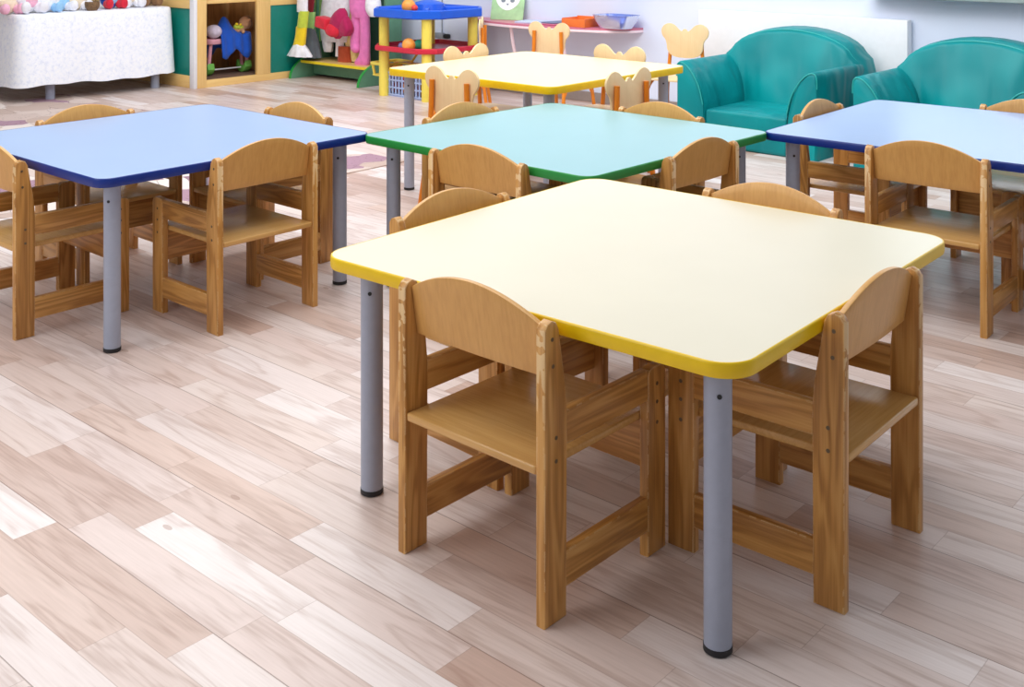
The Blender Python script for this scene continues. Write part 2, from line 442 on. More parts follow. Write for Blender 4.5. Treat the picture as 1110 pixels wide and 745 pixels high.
TB['y'] = ((.24070634*SC, 2.06926462*SC), .87889724)
TB['g'] = ((.15713104*SC, 3.22869908*SC), .82385036)
TB['b'] = ((-.98180264*SC-.001, 3.20027641*SC), .84096748)
TB['r'] = ((1.29614306*SC+.003, 3.30195437*SC), .871817)
S_, H_ = .8310281738*SC, .4275682424*SC
make_table('low_table', 'square low table with cream top and yellow edge nearest the viewer', *TB['y'], S_, H_, 'cream', 'yellow', .058)
make_table('low_table', 'square low table with pale aqua top and green edge', *TB['g'], S_, H_, 'aqua', 'green')
make_table('low_table', 'pale blue square low table with blue edge on the left, beside the rug', *TB['b'], S_, H_, 'blue_top', 'blue')
make_table('low_table', 'pale blue square low table with blue edge on the right, before the armchairs', *TB['r'], S_, H_, 'blue_top', 'blue')
FT = ((.11, 4.97), RA)
make_table('low_table', 'cream table with yellow edge farthest back, ringed by scalloped-back chairs', *FT, .94, .53, 'cream_far', 'yellow', .045, .030)

# ------------------------------------------------------------------ wooden nursery chairs
CD, CW, PT = .17, .175, .020
def wood_chair(label, screws=True):
    t = thing('nursery_chair', label, 'chair', group='wooden chairs around the low tables')
    rear = [(-.170, 0), (-.115, 0), (-.113, .33), (-.118, .38), (-.1345, .475), (-.141, .487), (-.152, .492), (-.163, .488), (-.170, .478)]
    front = [(.115, 0), (.170, 0), (.170, .322), (.166, .332), (.158, .337), (.128, .337), (.119, .333), (.115, .325)]
    for sx in (-1, 1):
        x0, x1 = sx*CW, sx*(CW-PT)
        for prof, pts in ((rear, [(-.152, .462), (-.150, .418), (-.142, .300), (-.142, .262)]), (front, [(.142, .305), (.142, .272), (.142, .235)])):
            lg = MB().prism(prof, 'x', min(x0, x1), max(x0, x1), .0028, 2).build('leg', 'pine_z', t, smooth=35)
            if screws:
                for (y, z) in pts:
                    MB().lathe([(.0036, 0), (.0036, .0005), (.0018, .0005), (.0018, .0002)], 10, Matrix.Translation((x0, y, z)) @ Matrix.Rotation(sx*PI/2, 4, 'Y')).build('screw', 'screw', lg)
        a0, a1 = sorted((sx*(CW-.0012), sx*(CW-PT+.0012)))
        MB().box(a0, a1, -.1155, .1165, .279, .336, .003).build('arm_rail', 'pine_y', t)
        MB().box(a0, a1, -.1165, .1165, .046, .106, .003).build('stretcher', 'pine_y', t)
    MB().box(-CW+PT, CW-PT, .128, .146, .150, .240, .003).build('front_rail', 'pine_x', t)
    MB().prism(rrect(CW-PT-.0005, .168, .006, 3, 0, -.001), 'z', .241, .2555, .003).build('seat', 'seat', t, smooth=50)
    # arched back panel: gently bowed, leaning with the posts
    bm = bmesh.new(); N = 24; K = 6; W = CW-PT-.0005
    grid = {}
    for sd in (0, 1):
        for i in range(N+1):
            x = -W+2*W*i/N; q = (x/W)
            ztop = .480+.044*(1-abs(q)**2.0); zb = .392
            for k in range(K+1):
                z = zb+(ztop-zb)*k/K
                y = -.1365-.16*(z-.392)-.006*(1-q*q)+(.0055 if sd else -.0055)
                grid[sd, i, k] = bm.verts.new((x, y, z))
    for i in range(N):
        for k in range(K):
            bm.faces.new((grid[0, i, k], grid[0, i+1, k], grid[0, i+1, k+1], grid[0, i, k+1]))
            bm.faces.new((grid[1, i, k+1], grid[1, i+1, k+1], grid[1, i+1, k], grid[1, i, k]))
        bm.faces.new((grid[0, i, K], grid[0, i+1, K], grid[1, i+1, K], grid[1, i, K]))
        bm.faces.new((grid[1, i, 0], grid[1, i+1, 0], grid[0, i+1, 0], grid[0, i, 0]))
    for k in range(K):
        bm.faces.new((grid[0, 0, k+1], grid[1, 0, k+1], grid[1, 0, k], grid[0, 0, k]))
        bm.faces.new((grid[0, N, k], grid[1, N, k], grid[1, N, k+1], grid[0, N, k+1]))
    bmesh.ops.recalc_face_normals(bm, faces=bm.faces[:])
    bmesh.ops.bevel(bm, geom=[e for e in bm.edges if e.calc_face_angle(0) > 1.2], offset=.002, segments=2, profile=.5, affect='EDGES')
    MB().add(bm).build('backrest', 'ply', t, smooth=35)
    return t

def rel(tb, du, dv):
    c, th = TB[tb]; u = Vector((math.cos(th), math.sin(th))); v = Vector((-math.sin(th), math.cos(th)))
    p = Vector(c)+du*u+dv*v
    return (p.x, p.y)
R_ = math.radians
CHAIRS = [  # rear mid point on the floor, facing angle, label, near
 ((-.0769, 1.934), 47.9, 'wooden chair nearest us, backrest at left edge of the front yellow table', 1),
 ((.6574, 1.9895), 139.6, 'wooden chair tucked in the right edge of the front yellow table, behind its front leg', 1),
 ((-.150, 2.632), -44.5, 'wooden chair on far left side of the front yellow table, above its left leg', 0),
 (rel('y', .516, -.03), 230.4, 'wooden chair on far right side of the front yellow table', 0),
 ((-.698, 3.267), 138, 'wooden chair at the near right edge of the left blue table', 1),
 ((-1.49, 3.22), 48, 'wooden chair cut off by the left edge of the photo, at left blue table', 1),
 (rel('b', -.0, .512), -42, 'wooden chair on the rug side of the left blue table, beneath the white cloth table', 0),
 ((-.739, 3.982), 228, 'wooden chair at the far right edge of the left blue table, facing us', 0),
 ((-.11, 3.176), 50, 'wooden chair with its back to us at the near left edge of the green-edged table', 0),
 (rel('g', .02, -.512), 137, 'wooden chair at the near right edge of the green-edged table, back to us', 0),
 (rel('g', .017, .512), -43, 'wooden chair at the far left edge of the green-edged table', 0),
 (rel('g', .512, -.01), 227, 'wooden chair at the far right edge of the green-edged table, before the armchair', 0),
 ((1.173, 3.23), 50, 'wooden chair with its back to us at the near edge of the right blue table', 1),
 (rel('r', -.01, -.53), 140, 'wooden chair cut off by the right photo edge, at near side of right blue table', 0),
 (rel('r', .03, .512), -40, 'wooden chair at far left edge of the right blue table, between both armchairs', 0),
 (rel('r', .53, -.085), 230, 'wooden chair at the far side of the right blue table, before the right armchair', 0),
]
protos = {}
for (p, a, lab, near) in CHAIRS:
    a = R_(a); loc = (p[0]+CD*math.cos(a), p[1]+CD*math.sin(a), 0); rz = a-PI/2
    if near not in protos:
        t = wood_chair(lab, bool(near)); t.location = loc; t.rotation_euler = (0, 0, rz); protos[near] = t
    else: dup(protos[near], 'nursery_chair', lab, loc, rz)

# ------------------------------------------------------------------ scalloped plywood chairs
def scallop_chair(label):
    t = thing('scalloped_chair', label, 'chair', group='plywood chairs with scalloped backs')
    half = [(0, .163), (.010, .160), (.019, .149), (.036, .158), (.066, .184), (.10, .193), (.133, .180), (.150, .152), (.143, .120), (.124, .097), (.116, .072), (.112, .042), (.095, .014), (.065, 0), (.03, -.005)]
    out = crom(half+[(-x, y) for x, y in reversed(half[1:])], 4)
    tilt = .0
    b = bmesh.new()
    z0 = .395
    MB().prism([(x, y+z0) for x, y in out], 'y', -.014, -.004, .0015).build('backrest', 'birch', t, smooth=30).matrix_parent_inverse = Matrix.Identity(4)
    MB().prism(rrect(.155, .15, .05, 6, 0, .13), 'z', .285, .297, .003).build('seat', 'birch', t)
    for sx in (-1, 1):
        MB().tube(crom([(sx*.135, -.06, 0), (sx*.125, -.035, .18), (sx*.112, -.026, .30), (sx*.102, -.0255, .42), (sx*.098, -.0255, .535)], 5, False), .0108, 12).build('leg', 'orange', t)
        MB().tube(crom([(sx*.145, .27, 0), (sx*.135, .25, .15), (sx*.125, .235, .285)], 5, False), .0108, 12).build('leg', 'orange', t)
        MB().tube(crom([(sx*.13, -.036, .16), (sx*.135, .02, .245), (sx*.132, .10, .274), (sx*.132, .18, .245), (sx*.137, .246, .15)], 5, False), .009, 10).build('brace', 'orange', t)
    MB().tube([(-.112, -.02, .272), (.112, -.02, .272)], .010, 10).build('seat_rail', 'orange', t)
    return t
SCH = [((-.23, 4.46), 47, 'scalloped-back plywood chair, back to us, left near side of the far yellow table'),
       ((.445, 4.40), 139, 'scalloped-back plywood chair, back to us, right near side of the far yellow table'),
       ((-.21, 5.36), -42, 'scalloped-back plywood chair behind the far yellow table, below the activity table'),
       ((.50, 5.33), 228, 'scalloped-back plywood chair at far right edge of far yellow table, below the bowl'),
       ((.225, 6.72), 52, 'scalloped-back plywood chair pushed up to the pink wall shelf'),
       ((1.00, 6.58), 236, 'scalloped-back plywood chair standing alone by the wall, left of the armchair'),
       ((-.20, 7.05), 177, 'plywood chair seen edge-on beside the blue activity table')]
sp = None
for p, a, lab in SCH:
    a = R_(a); loc = (p[0], p[1], 0); rz = a-PI/2
    if sp is None:
        sp = scallop_chair(lab); sp.location = loc; sp.rotation_euler = (0, 0, rz)
    else: dup(sp, 'scalloped_chair', lab, loc, rz)

# ------------------------------------------------------------------ teal armchairs
def soft(o, bev=.03, sub=2):
    m = o.modifiers.new('bevel', 'BEVEL'); m.width = bev; m.segments = 4; m.limit_method = 'ANGLE'; m.angle_limit = R_(35)
    return o
def armchair(label, loc):
    t = thing('foam_armchair', label, 'armchair', loc, RZ, 'teal foam armchairs')
    # local: x along the wall, -y is the front; origin at the front centre on the floor
    prof = [(.40, 0), (.405, .36), (.402, .415), (.385, .435), (.35, .425), (.305, .38), (.265, .31), (.24, .22), (.235, 0)]
    for sx in (-1, 1):
        pr = crom([(sx*x, z) for x, z in prof[1:8]], 4, False)
        pts = [(sx*.40, .0)]+pr+[(sx*.235, 0)]
        # loft along y, growing a bit taller and thicker towards the back
        bm = bmesh.new(); R = []
        ys = [0.0, .008, .02, .15, .30, .42, .55]
        for y in ys:
            g = y/.55
            k = 1.0 if y > .015 else (.975 if y > 0 else .93)
            R.append([bm.verts.new((sx*.32+(x-sx*.32)*k, y+(.02*math.sin(z*7) if y < .01 else 0), z*(k if z > .1 else 1)+(z/.43)*.02*g*0)) for x, z in pts])
        m = len(pts)
        for q in range(len(R)-1):
            for i in range(m-1): bm.faces.new((R[q][i], R[q][i+1], R[q+1][i+1], R[q+1][i]))
            bm.faces.new((R[q][m-1], R[q][0], R[q+1][0], R[q+1][m-1]))
        bm.faces.new(R[0]); bm.faces.new(list(reversed(R[-1])))
        bmesh.ops.recalc_face_normals(bm, faces=bm.faces[:])
        arm = MB().add(bm).build('arm', 'teal', t, smooth=50)
        MB().tube([(sx*.32+(x-sx*.32)*.985, .010, z*.985) for x, z in pr], .0032, 8).build('piping', 'piping', arm)
    MB().box(-.237, .237, .02, .58, .0, .195, .018, 3).build('seat', 'teal', t)
    # arched back
    arch = [(-.40, 0), (-.405, .36), (-.385, .44)]
    for i in range(1, 16):
        a = PI-PI*i/16
        arch.append((.36*math.cos(a), .44+.15*math.sin(a)))
    arch += [(.385, .44), (.405, .36), (.40, 0)]
    bm = bmesh.new(); R = []
    for y, k in ((.50, 0), (.515, 1), (.60, 1.02), (.68, 1.02), (.70, .99)):
        kk = .965 if k == 0 else k
        R.append([bm.verts.new((x*kk, y-.10*max(0, 1-z/.6)*(1 if y < .61 else 0), z*kk if z > .1 else z)) for x, z in arch])
    m = len(arch)
    for q in range(len(R)-1):
        for i in range(m): bm.faces.new((R[q][i], R[q][(i+1) % m], R[q+1][(i+1) % m], R[q+1][i]))
    bm.faces.new(R[0]); bm.faces.new(list(reversed(R[-1])))
    bmesh.ops.recalc_face_normals(bm, faces=bm.faces[:])
    bk = MB().add(bm).build('backrest', 'teal', t, smooth=50)
    MB().tube([(x*1.0, .513, z) for x, z in arch[2:-2]], .0035, 8).build('piping', 'piping', bk)
    return t
a1 = armchair('teal foam armchair between the scalloped chair and the radiator end, seat in view', room(5.10, -2.945))
dup(a1, 'foam_armchair', 'teal foam armchair at the right edge, seat hidden behind the blue table', room(5.10, -1.955), RZ)

# radiator
t = thing('panel_radiator', 'flat white panel radiator on the wall behind the teal armchairs', 'radiator', room(WALL, -3.055), RZ)
MB().box(-.645, .645, -.075, -.012, .12, .652, .004).build('front_panel', 'white_trim', t)
MB().box(-.60, .60, -.012, 0, .2, .6).build('wall_bracket', 'grey', t)

# ------------------------------------------------------------------ pink wall shelf and the things on it
t = thing('wall_shelf', 'half oval pink topped shelf with a white edge on the back wall', 'shelf', room(WALL, -4.855), RZ)
el = [(-.70, 0)]+[(-.70*math.cos(PI*i/32), -.30*abs(math.sin(PI*i/32))**.8) for i in range(1, 32)]+[(.70, 0)]
MB().prism([(x*.997, y*.993-.0005) for x, y in el], 'z', .4985, .5115).build('shelf_top', 'pink_top', t)
MB().prism(el, 'z', .482, .4985, .003).build('edge', 'pink_edge', t)
MB().tube(crom([(-.22, -.02, .10), (-.22, -.14, .18), (-.22, -.20, .32), (-.22, -.235, .482)], 6, False), .012, 10).build('bracket', 'pink_edge', t)
MB().tube(crom([(.22, -.02, .10), (.22, -.14, .18), (.22, -.20, .32), (.22, -.235, .482)], 6, False), .012, 10).build('bracket', 'pink_edge', t)
SZ = .5115
def on_shelf(px, d):   # place along the wall under an image column
    k = (px-555)/F; n = WALL-d
    # room(n,v): x/y = k
    v = (k*n*U.y-n*U.x)/(V.x-k*V.y)
    return room(n, v, SZ)
p = on_shelf(549, .10)
t = thing('animal_picture', 'pale green picture with a white animal face leaning at the shelf left end', 'picture', p, RZ)
t.rotation_euler = (R_(-14), 0, RZ+.28)
MB().box(-.125, .125, -.006, .006, 0, .27, .003).build('board', 'card_g', t)
MB().prism([(.085*math.cos(a)*(1+.1*math.cos(2*a)), .155+.088*math.sin(a)) for a in (2*PI*i/28 for i in range(28))], 'y', -.0085, -.006).build('face', 'card_w', t)
b = MB()
b.prism([(-.035+.017*math.cos(a), .135+.013*math.sin(a)) for a in (2*PI*i/14 for i in range(14))], 'y', -.0095, -.0085)
b.prism([(.035+.017*math.cos(a), .135+.013*math.sin(a)) for a in (2*PI*i/14 for i in range(14))], 'y', -.0095, -.0085)
b.prism([(-.012, .115), (0, .100), (.012, .115)], 'y', -.0095, -.0085)
b.build('drawn_features', 'card_grey', t, smooth=0)
p = on_shelf(583, .14)
o = MB().box(-.13, .13, -.09, .09, 0, .012, .002).build('paper_stack', 'paper_blue', loc=p); o.rotation_euler = (0, 0, RZ+.2); tag(o, 'low stack of pale blue papers beside the green picture', 'paper')
p = on_shelf(604, .12); t = thing('picture_book', 'dark blue thin book lying between papers and orange tray', 'book', p, RZ-.2)
MB().box(-.075, .075, -.10, .10, .002, .010).build('pages', 'paper_white', t); MB().box(-.078, .078, -.103, .103, .010, .013).build('cover', 'book_dark', t); MB().box(-.078, .078, -.103, .103, 0, .002).build('cover', 'book_dark', t)
p = on_shelf(596, .235); o = MB().box(-.07, .07, -.035, .035, 0, .009, .002).build('notebook', 'book_pink', loc=p); o.rotation_euler = (0, 0, RZ); tag(o, 'small pink notebook at the shelf front edge', 'book')
p = on_shelf(630, .17)
t = thing('plastic_tray', 'open orange plastic tray beside the clear bowl', 'tray', p, RZ)
b = MB(); b.box(-.085, .085, -.075, .075, 0, .006); b.box(-.095, .095, -.085, -.078, .0, .052, .002); b.box(-.095, .095, .078, .085, 0, .062, .002); b.box(-.095, -.088, -.08, .08, 0, .056, .002); b.box(.088, .095, -.08, .08, 0, .056, .002)
b.build('tray_body', 'tray_o', t); MB().box(-.088, .088, -.078, .078, .03, .034).build('divider', 'tray_o', t)
p = on_shelf(668, .145)
t = thing('clear_bowl', 'clear pale blue plastic bowl at the right end of the shelf', 'bowl', p, RZ)
def rectloft(R, mat, name, par):
    bm = bmesh.new(); L = [[bm.verts.new((x, y, z)) for x, y in rrect(hx, hy, r, 6)] for hx, hy, r, z in R]
    for q in range(len(L)-1):
        for i in range(len(L[0])): j = (i+1) % len(L[0]); bm.faces.new((L[q][i], L[q][j], L[q+1][j], L[q+1][i]))
    bm.faces.new(list(reversed(L[0]))); bm.faces.new(L[-1])
    bmesh.ops.recalc_face_normals(bm, faces=bm.faces[:])
    return MB().add(bm).build(name, mat, par)
rectloft([(.095, .06, .03, 0), (.12, .085, .035, .045), (.135, .095, .04, .085), (.138, .098, .04, .085), (.133, .093, .04, .083), (.117, .082, .035, .045), (.092, .057, .03, .005)], 'bowl', 'bowl_body', t)
rectloft([(.09, .055, .03, .006), (.105, .068, .03, .026), (.07, .045, .03, .036)], 'bowl_stuff', 'contents', t)

# power lead on the wall behind the activity table
def wall_at(px, z, d=.0):
    k = (px-555)/F; n = WALL-d; v = (k*n*U.y-n*U.x)/(V.x-k*V.y); return room(n, v, z)
t = thing('power_lead', 'grey lead with a small socket block on the wall behind the activity table', 'cable', wall_at(480, .0), RZ)
MB().tube([(0, -.008, .375), (0, -.008, .62), (.01, -.008, .75)], .004, 8).build('lead', 'grey', t)
MB().box(-.06, .03, -.03, 0, .335, .375, .006).build('socket_block', 'grey', t)
MB().box(.035, .085, -.035, 0, .335, .37, .01).build('plug', 'black', t)

# ------------------------------------------------------------------ activity table with balls
AC = (-.575, 7.80); AR = R_(-43)
t = thing('activity_table', 'toddler activity table with blue tray top, red tray and yellow pillars', 'toy table', (*AC, 0), AR)
def octo(h, c): return [(h, -h+c), (h, h-c), (h-c, h), (-h+c, h), (-h, h-c), (-h, -h+c), (-h+c, -h), (h-c, -h)]
q = .215
for sx, sy in ((-1, -1), (1, -1), (1, 1), (-1, 1)):
    MB().lathe([(.034, 0), (.035, .004), (.035, .33), (.035, .56)], 20, Matrix.Translation((sx*q, sy*q, 0))).build('pillar', 'plastic_y', t)
def tray(name, mat, h, c, z0, z1, lip, par, floor):
    bm = bmesh.new(); R = []
    for hh, z in ((h-.01, z0), (h, z0+.006), (h, z1-.006), (h-.006, z1), (h-lip, z1), (h-lip-.01, floor)):
        R.append([bm.verts.new((x, y, z)) for x, y in octo(hh, c*hh/h)])
    for k in range(len(R)-1):
        for i in range(8): j = (i+1) % 8; bm.faces.new((R[k][i], R[k][j], R[k+1][j], R[k+1][i]))
    bm.faces.new(list(reversed(R[0]))); bm.faces.new(R[-1])
    bmesh.ops.recalc_face_normals(bm, faces=bm.faces[:])
    return MB().add(bm).build(name, mat, par, smooth=30)
tb = tray('blue_tray', 'plastic_b', .325, .13, .545, .605, .02, t, .575)
b = MB()
for a in range(4):
    an = a*PI/2+PI/4
    b.add(MB().box(.10, .335, -.012, .012, .575, .612, .004).bm, Matrix.Rotation(an, 4, 'Z'))
b.lathe([(.12, .575), (.11, .63), (.09, .64), (.02, .66)], 24)
b.build('tray_ribs', 'plastic_b', tb)
tray('red_tray', 'plastic_r', .305, .10, .315, .352, .014, t, .325)
b = MB()   # clipped-on basket at the left
bx, by = -.335, -.04
for zz in (.205, .198): b.tube([(x+bx, y+by, zz) for x, y in rrect(.09, .13, .03, 4)], .007, 8, True)
b.tube([(x+bx, y+by, .12) for x, y in rrect(.075, .115, .03, 4)], .006, 8, True)
for i, (x, y) in enumerate(rrect(.082, .122, .03, 3)): b.tube([(x*1.08+bx, y*1.05+by, .2), (x*.93+bx, y*.95+by, .12)], .0045, 6)
b.box(bx-.075, bx+.075, by-.115, by+.115, .116, .122)
b.build('basket', 'plastic_y', t)
b = MB(); b.tube([(-.16, -.02, .205), (-.15, .1, .34)], .008, 8); b.box(-.25, .2, -.06, .02, .20, .212, .004); b.build('basket_arm', 'plastic_y', t)
def loc_in(x, y, z, c=AC, a=AR):
    return (c[0]+x*math.cos(a)-y*math.sin(a), c[1]+x*math.sin(a)+y*math.cos(a), z)
def from_px(px, py, Y): return ((px-555)/F*Y, Y, CH-(py-YH)/F*Y)
def ball(p, r, mat, lab):
    o = MB().sphere((0, 0, 0), r, 24).build('toy_ball', mat, loc=p); tag(o, lab, 'ball', 'balls on the activity table'); return o
def inv(p):  # world -> activity table local
    dx, dy = p[0]-AC[0], p[1]-AC[1]; return (dx*math.cos(-AR)-dy*math.sin(-AR), dx*math.sin(-AR)+dy*math.cos(-AR))
ball((*from_px(443, 52, 7.55)[:2], .325+.045), .045, 'ball_o', 'orange ball lying in the red tray')
ball((*from_px(454, 52, 7.66)[:2], .325+.035), .035, 'ball_g', 'small green ball beside the orange one in the red tray')
ball((*from_px(435, 50, 7.72)[:2], .325+.022), .022, 'ball_v', 'small violet ball at the red tray left side')
ball((*from_px(443, 4, 7.62)[:2], .575+.048), .048, 'ball_o', 'orange ball on top of the blue tray')
ball((*from_px(449.5, 7, 7.52)[:2], .605+.012), .022, 'ball_r', 'small red ball on blue tray rim beside orange ball')
ball(loc_in(bx+.00, by-.05, .122+.045), .045, 'ball_r', 'red ball inside the yellow clip-on basket')
ball(loc_in(bx-.01, by+.06, .122+.04), .04, 'ball_o', 'orange ball inside the yellow clip-on basket')

# pale blue crates under it, lattice walls
def crate(lab, loc, rz, h=.165):
    t = thing('lattice_crate', lab, 'crate', loc, rz, 'blue lattice crates of toys')
    b = MB(); hx, hy = .10, .085
    b.box(-hx, hx, -hy, hy, 0, .008)
    for z in (.012, .06, .11, h-.006): b.tube([(x, y, z) for x, y in rrect(hx, hy, .02, 4)], .006 if z < h-.01 else .009, 6, True)
    for i in range(6):
        x = -hx+.02+(2*hx-.04)*i/5
        for y in (-hy, hy): b.box(x-.005, x+.005, y-.004, y+.004, 0, h)
    for i in range(5):
        y = -hy+.02+(2*hy-.04)*i/4
        for x in (-hx, hx): b.box(x-.004, x+.004, y-.005, y+.005, 0, h)
    b.build('crate_body', 'plastic_lb', t)
    return t
g1 = (-.70, 7.63); g2 = (-.60, 7.42)
c1 = crate('pale blue lattice crate of toys left of the grey leg, under the activity table', (-.745, 7.80, 0), AR)
c2 = dup(c1, 'lattice_crate', 'pale blue lattice crate of toys right of the grey leg, under the activity table', (-.57, 7.63, 0), AR)
for k, (cx, cy, who) in enumerate(((-.745, 7.80, 'left'), (-.57, 7.63, 'right'))):
    for j, (dx, dy, z, r, mt, nm) in enumerate(((-.045, -.02, .05, .04, 'f_maroon', 'dark red'), (.045, -.01, .05, .04, 'ball_o', 'orange'), (0, .03, .105, .04, 'ball_r', 'red'))):
        p = loc_in(dx, dy, z, (cx, cy))
        o = MB().sphere((0, 0, 0), r, 16).build('toy_ball', mt, loc=p); tag(o, f'{nm} ball in the {who} pale blue lattice crate', 'ball', 'balls in the crates')

# ------------------------------------------------------------------ dressing-up rack with clothes
RV0, RV1, RN = -7.03, -6.22, 5.37
t = thing('dressing_up_rack', 'green dressing-up rack with quarter-round feet and a yellow edged bench', 'rack', room(RN, (RV0+RV1)/2), RZ)
hw = (RV1-RV0)/2
foot = [(0, 0)]+[(.26*(1-math.cos(PI/2*i/10)), .17*math.sin(PI/2*i/10)) for i in range(1, 11)]+[(.26, 1.05), (.42, 1.05), (.42, 0)]
for sx in (-1, 1):
    x0, x1 = sorted((sx*hw, sx*(hw-.022)))
    sp_ = MB().prism(foot, 'x', x0, x1, .001).build('side_panel', 'rack_green', t, smooth=30)
    b = MB()
    P = [(0, 0)]+[(.26*(1-math.cos(PI/2*i/10)), .17*math.sin(PI/2*i/10)) for i in range(1, 11)]
    for i in range(10):
        (ya, za), (yb, zb) = P[i], P[i+1]; nrm = Vector((-(zb-za), yb-ya)).normalized()*.003
        b.prism([(ya, za), (yb, zb), (yb+nrm.x, zb+nrm.y), (ya+nrm.x, za+nrm.y)], 'x', x0-.001, x1+.001)
    b.build('edging', 'edge_green', sp_)
bn = MB().box(-hw+.022, hw-.022, .10, .40, .118, .134).build('bench_board', 'maple_x', t)
MB().box(-hw+.022, hw-.022, .092, .10, .116, .136, .002).build('edging', 'y_paint', bn)
MB().box(-hw+.022, hw-.022, .22, .238, .02, .118).build('plinth_board', 'rack_green', t)
MB().box(-hw+.022, hw-.022, .402, .416, .02, 1.05).build('back_board', plain('dark green board', (52, 96, 84), .5), t)
MB().cyl((-hw+.022, .30, .92), (hw-.022, .30, .92), .012).build('clothes_rail', 'maple_x', t)
# garments: local frame of the rack, x = along rail; placed by image column
def gx(px, ly):
    k = (px-555)/F; n = RN+ly; v = (k*n*U.y-n*U.x)/(V.x-k*V.y); return v-(RV0+RV1)/2
def gz(px, py, ly):
    k = (px-555)/F; n = RN+ly; v = (k*n*U.y-n*U.x)/(V.x-k*V.y); return CH-(py-YH)/F*room(n, v).y
def garment(name, lab, parts, px, ly, cat='clothes'):
    """parts: (part name, mat, [(px left, px right, py, thickness)], waves, amp)"""
    t = thing(name, lab, cat, room(RN+ly, gx(px, ly)+(RV0+RV1)/2, .0), RZ, 'clothes on the dressing-up rack')
    X0 = gx(px, ly)
    for nm, mat, rows, wv, amp in parts:
        R = []
        for (l, r, py, th) in rows:
            xl, xr = gx(l, ly)-X0, gx(r, ly)-X0
            z = py if isinstance(py, str) else gz((l+r)/2, py, ly)
            if isinstance(py, str): z = float(py)
            R.append((z, max(.004, (xr-xl)/2), th, (xl+xr)/2, 0))
        # resample to soften
        R2 = crom(R, 4, False)
        MB().loft(R2, 32, wv, amp, random.random()*6).build(nm, mat, t, smooth=60)
    hk = MB().tube([(0, 0, .80), (0, 0, .925), (.008, .0, .945), (.02, 0, .94)], .003, 8); hk.tube([(.008, 0, .945), (.008, .30-ly if abs(ly-.30) > .02 else .002, .938)], .004, 8); hk.tube([(-.06, 0, .775), (0, 0, .80), (.06, 0, .775)], .005, 8)
    hk.build('hanger', 'grey', t)
    return t
garment('costume', 'narrow lime and yellow costume with a white frilled hem', [
    ('top', 'f_white', [(325, 334, '.80', .03), (323, 333, 2, .03), (323, 333, 13, .03)], 3, .05),
    ('lime_band', 'f_lime', [(325, 334, 12, .03), (324, 333, 22, .032), (323, 332, 30, .032)], 4, .06),
    ('yellow_band', 'f_yellow', [(322, 332, 29, .03), (321, 331, 40, .032), (319, 330, 49, .034)], 4, .06),
    ('frill', 'f_white', [(320, 329, 47, .03), (317, 333, 54, .05), (314, 336, 61, .06)], 9, .14)], 327, .03)
garment('costume', 'dark red and green costume with a grey frilled skirt', [
    ('top', 'f_maroon', [(332, 342, '.80', .03), (330, 340, 2, .03), (329, 339, 14, .03)], 3, .05),
    ('green_band', 'f_green', [(332, 341, 13, .03), (331, 340, 24, .03), (331, 340, 31, .03)], 4, .06),
    ('skirt', 'f_grey', [(332, 340, 30, .03), (332, 343, 45, .05), (330, 346, 62, .06)], 8, .14)], 336, .15)
garment('jacket', 'pale green child jacket hanging behind the white shirt', [
    ('body', 'f_green', [(342, 356, '.80', .03), (339, 356, 5, .035), (338, 356, 25, .04), (340, 354, 44, .04)], 5, .07)], 347, .31)
garment('shirt', 'white ruffled shirt hanging mid rack behind red hats', [
    ('body', 'f_white', [(352, 374, '.80', .03), (350, 378, 1, .04), (348, 377, 25, .045), (350, 374, 45, .045)], 6, .08),
    ('ruffle', 'f_white', [(350, 358, 40, .03), (351, 360, 48, .035), (353, 359, 56, .03)], 6, .12),
    ('ruffle', 'f_white', [(365, 372, 38, .03), (365, 372, 50, .03), (365, 371, 61, .03)], 6, .12),
    ('skirt', 'f_rust', [(366, 379, 50, .03), (367, 379, 58, .035), (367, 380, 67, .04)], 6, .08)], 362, .25)
garment('bonnet', 'crimson bonnet hanging in front of the white shirt', [
    ('crown', 'f_crimson', [(369, 373, 9, .02), (364, 375, 14, .045), (360, 376, 22, .055), (359, 374, 31, .05), (362, 371, 38, .04), (365, 368, 42, .02)], 3, .12),
    ('flap', 'f_crimson', [(372, 376, 17, .02), (371, 379, 23, .04), (370, 381, 32, .045), (370, 378, 39, .03)], 4, .14)], 369, .15)
hat = garment('cap', 'bright red boxy cap beside the crimson bonnet', [
    ('ear_flap', 'f_red', [(356, 361, 26, .02), (353, 366, 31, .04), (355, 366, 37, .04), (359, 364, 40, .02)], 4, .1)], 352, .11)
zc = gz(350, 24.5, .11)
bm = MB().box(-.062, .062, -.05, .05, -.042, .042, .012, 3).bm
MB().add(bm, Matrix.Translation((0, 0, zc)) @ Matrix.Rotation(.16, 4, 'Y')).build('crown', 'f_red', hat)
garment('dress', 'pale yellow long dress hanging behind the pink suit', [
    ('body', 'f_cream', [(374, 388, '.80', .03), (373, 389, 5, .035), (374, 390, 35, .04), (377, 392, 66, .045)], 6, .08)], 381, .30)
tsu = garment('romper_suit', 'pink plush romper suit with long dangling legs', [
    ('body', 'f_pink', [(381, 399, '.80', .04), (380, 398, 2, .05), (381, 398, 12, .05), (383, 397, 19, .04)], 3, .03),
    ('leg', 'f_pink', [(382, 391, 13, .035), (382, 391, 30, .035), (381, 390, 45, .035), (382, 391, 53, .04), (384, 389, 57, .025)], 4, .05),
    ('leg', 'f_pink', [(391, 399, 13, .035), (392, 400, 35, .035), (391, 400, 58, .035), (386, 400, 67, .045), (387, 398, 74, .035)], 4, .05)], 390, .22)
garment('sack', 'white fabric sack with blue trim beside the activity table top', [
    ('body', 'f_white', [(400, 409, '.74', .03), (398, 411, 3, .05), (399, 411, 12, .05), (402, 410, 18, .035)], 5, .05)], 405, .12)

